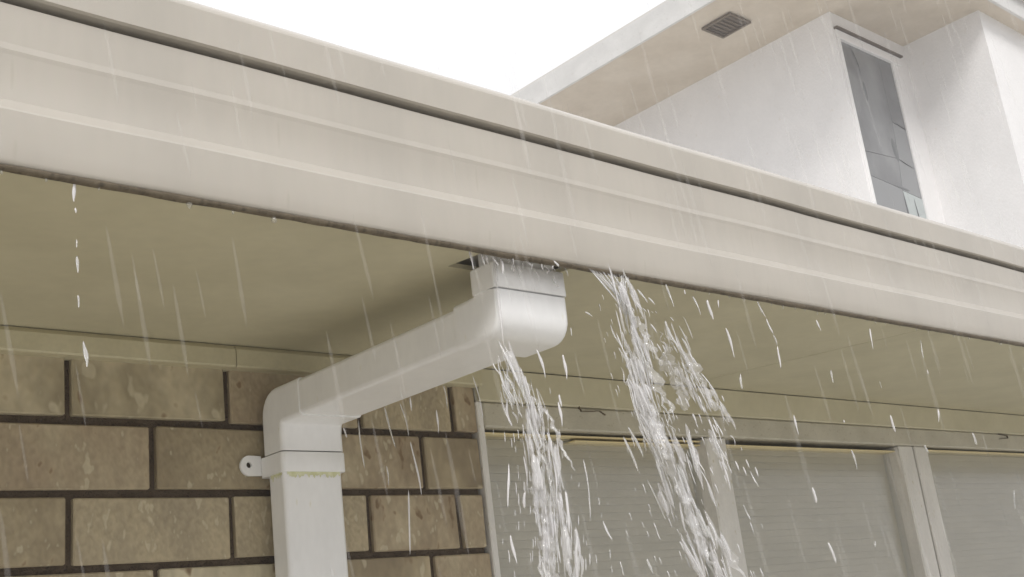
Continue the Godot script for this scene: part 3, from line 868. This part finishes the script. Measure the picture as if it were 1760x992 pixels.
func build_streams() -> void:
	var s1 := thing("water_stream", "narrow stream of water pouring below the white downpipe outlet", "water")
	var p1 := [Vector3(0.2880, -0.048, 0.575), Vector3(0.2914, -0.070, 0.58), Vector3(0.2977, -0.1011, 0.58), Vector3(0.3019, -0.1684, 0.58), Vector3(0.3006, -0.234, 0.58), Vector3(0.2975, -0.2976, 0.58), Vector3(0.294, -0.36, 0.58)]
	pour(s1, p1, 36, 0.016, 0.050, 0.0007, 0.0021, 0.018, 0.060)
	pour(s1, [Vector3(0.2640, -0.062, 0.575), Vector3(0.2698, -0.0888, 0.58), Vector3(0.279, -0.1154, 0.58)], 6, 0.005, 0.010, 0.0006, 0.0016, 0.014, 0.04)
	pour(s1, [Vector3(0.327, -0.15, 0.58), Vector3(0.330, -0.22, 0.58), Vector3(0.328, -0.27, 0.58)], 7, 0.014, 0.020, 0.0006, 0.0018, 0.014, 0.05)
	ropes(s1, p1, 3, 6, 0.022)
	spray(s1, p1, 190, 0.030, 0.085)
	var s2 := thing("water_stream", "wide splashing stream spilling over the gutter lip right of the outlet", "water")
	var p2 := [Vector3(0.4567, 0.058, 0.602), Vector3(0.4613, 0.037, 0.603), Vector3(0.4706, -0.0157, 0.603), Vector3(0.4853, -0.0823, 0.603), Vector3(0.5018, -0.1444, 0.603), Vector3(0.5261, -0.2276, 0.603), Vector3(0.5516, -0.3134, 0.603), Vector3(0.570, -0.38, 0.603)]
	pour(s2, p2, 54, 0.024, 0.048, 0.0007, 0.0022, 0.018, 0.065)
	pour(s2, [Vector3(0.539, 0.0136, 0.603), Vector3(0.5692, -0.0547, 0.603), Vector3(0.5974, -0.1307, 0.603), Vector3(0.6094, -0.1763, 0.603)], 14, 0.024, 0.040, 0.0006, 0.0019, 0.016, 0.05)
	pour(s2, [Vector3(0.452, -0.03, 0.603), Vector3(0.463, -0.09, 0.603), Vector3(0.478, -0.125, 0.603)], 8, 0.012, 0.020, 0.0006, 0.0018, 0.014, 0.05)
	var p3 := [Vector3(0.500, 0.050, 0.603), Vector3(0.539, 0.0136, 0.603), Vector3(0.5692, -0.0547, 0.603), Vector3(0.5974, -0.1307, 0.603), Vector3(0.6094, -0.1763, 0.603)]
	ropes(s2, p2, 4, 9, 0.030)
	ropes(s2, p3, 1, 3, 0.020)
	spray(s2, p2, 220, 0.03, 0.09)
	spray(s2, p3, 90, 0.03, 0.06)
	# fan of water drawn together where it leaves the lip
	for k in 22:
		var f := k / 21.0
		var a := Vector3(lerpf(0.408, 0.486, f), 0.0745 + rng.randf_range(-0.002, 0.002), 0.600 + rng.randf_range(0.0, 0.004))
		var b := Vector3(0.4600 + rng.randf_range(-0.006, 0.010), rng.randf_range(0.022, 0.050), 0.604 + rng.randf_range(-0.003, 0.003))
		inst(strand(Vector3.ZERO, b - a, rng.randf_range(0.0008, 0.0018), 0.0012, 0.8), "water_strand", mats.clear_water if k % 2 == 0 else mats.thin_foam, s2, a)

const ORDINAL = ["first", "second", "third", "fourth", "fifth", "sixth", "seventh", "eighth", "ninth", "tenth", "eleventh", "twelfth", "thirteenth", "fourteenth", "fifteenth", "sixteenth", "seventeenth", "eighteenth", "nineteenth", "twentieth", "twenty-first", "twenty-second", "twenty-third", "twenty-fourth", "twenty-fifth", "twenty-sixth", "twenty-seventh", "twenty-eighth"]

func drop_things(list: Array, called: String, label: String, group: String, r0: float, r1: float) -> void:
	var order := range(list.size())
	order.sort_custom(func(p, q): return list[p][0] + (0.0 if list[p][2] > 0.5 else list[p][2]) < list[q][0] + (0.0 if list[q][2] > 0.5 else list[q][2]))
	var down := called == "line_drop"
	for i in list.size():
		var d: Array = list[i]
		var a := Vector3(d[0], d[1], d[2])
		var b := Vector3(d[3], d[4], d[5])
		var l := (b - a).length()
		var r := clampf(l * 0.09, r0, r1)
		var m: Material = mats.foam if rng.randf() < 0.65 else mats.clear_water
		var o := inst(strand(Vector3.ZERO, b - a, r, minf(0.0016, l * 0.03), rng.randf_range(0.6, 0.95), 9, 16), called, m, self, a)
		var at: String = ORDINAL[i] if down else ORDINAL[order.find(i)]
		tag(o, "%s, %s from the %s" % [label, at, "top" if down else "left"], "water drop", group)

func build_drips() -> void:
	drop_things(DRIP_COLUMN, "line_drop", "drop in the single file falling at far left", "drops falling in a line from the gutter lip left of the downpipe", 0.0009, 0.0019)
	drop_things(DRIP_PIPE, "falling_drop", "drip falling below the slanting white pipe", "drips under the white offset pipe", 0.0008, 0.0014)
	drop_things(DRIP_OUTLET, "splash_drop", "splash of water around the white outlet", "splashes around the outlet", 0.0009, 0.0019)
	drop_things(DRIP_STREAM, "spray_drop", "bright drop flung off beside the pouring streams", "spray around the streams", 0.0009, 0.0017)
	drop_things(DRIP_LIP, "falling_drop", "drop falling from gutter lip right of wide stream", "drops falling in front of the window", 0.0010, 0.0021)
	# crooked thread of water and the trickle down the outlet edge
	var th := thing("water_thread", "crooked thread of water hanging from the lip right of the wide stream", "water", Vector3(0.7594, 0.0710, 0.600))
	var pts := [Vector3.ZERO, Vector3(0.0143, -0.0245, 0), Vector3(0.0240, -0.0480, 0), Vector3(0.0291, -0.0640, 0), Vector3(0.0254, -0.0990, 0)]
	for k in 4:
		inst(strand(Vector3.ZERO, pts[k + 1] - pts[k], 0.0013, 0.0008, 0.8), "water_strand", mats.foam if k % 2 else mats.clear_water, th, pts[k])
	var tr := inst(strand(Vector3.ZERO, Vector3(-0.0030, -0.112, -0.002), 0.0019, 0.0012, 0.7, 8, 16), "water_trickle", mats.thin_foam, self, Vector3(0.2855, 0.0850, 0.5680))
	tag(tr, "thin trickle running down the front corner of the white outlet", "water")
	# splashing ring where the outlet meets the lip
	var ring := thing("outlet_splash", "froth of water splashing where the white outlet meets the gutter lip", "water", Vector3(0.30, 0.078, 0.58))
	for k in 26:
		var a := Vector3(rng.randf_range(-0.065, 0.085), rng.randf_range(-0.006, 0.006), rng.randf_range(-0.006, 0.018))
		var b := a + Vector3(rng.randf_range(-0.006, 0.008), rng.randf_range(-0.020, -0.004), rng.randf_range(-0.002, 0.003))
		inst(strand(Vector3.ZERO, b - a, rng.randf_range(0.0006, 0.0019), 0.0012, 0.7), "water_strand", [mats.clear_water, mats.thin_foam, mats.foam][k % 3], ring, a)
	# beads hanging below the lip
	var n := 0
	var beads := [-0.1269, -0.0352, -0.0806, 0.8288, 0.9184, 1.5222, -0.262, -0.215, -0.30, 0.86, 0.965, 1.01, 1.06, 1.115, 1.16, 1.215, 1.30, 1.40, 0.70, 0.625, 0.655, 0.735, 0.80, 0.885, 0.94, 1.085, 1.255, 1.345]
	for b in beads:
		var big := n < 2 or n == 3 or n == 4 or n == 5
		var h := 0.0042 if big else rng.randf_range(0.0014, 0.0026)
		var o := inst(strand(Vector3.ZERO, Vector3(0, -h - 0.003, 0), h * 0.75, 0.0, 0.75, 8, 8), "hanging_drop", mats.bead_water, self, Vector3(b, 0.0748, 0.5955))
		var rank := 0
		for c in beads:
			rank += 1 if c < b else 0
		tag(o, "%s bead of water clinging to the underside of the gutter lip, %s from the left" % ["large" if big else "small", ORDINAL[rank]], "water drop", "beads along the gutter lip")
		n += 1

func build_rain() -> void:
	var mm := MultiMesh.new()
	mm.transform_format = MultiMesh.TRANSFORM_3D
	mm.mesh = strand(Vector3.ZERO, Vector3(0.004, -0.070, 0), 0.0016, 0.0, 0.7, 5, 7)
	mm.instance_count = 900
	for k in 900:
		var x := rng.randf_range(-0.5, 2.6)
		var z := rng.randf_range(0.62, 1.0)
		var p := Vector3(x, rng.randf_range(-0.5, 0.75), z)
		var b := Basis.from_euler(Vector3(rng.randf_range(-0.02, 0.02), 0, rng.randf_range(0.06, 0.12)))
		mm.set_instance_transform(k, Transform3D(b.scaled(Vector3(1, 1, 1) * rng.randf_range(0.45, 1.5)), p))
	var o := MultiMeshInstance3D.new()
	o.multimesh = mm
	o.material_override = mats.rain
	o.name = "rain"
	add_child(o)
	tag(o, "fine rain falling in front of the gutter and the house", "rain")
	o.set_meta("kind", "stuff")
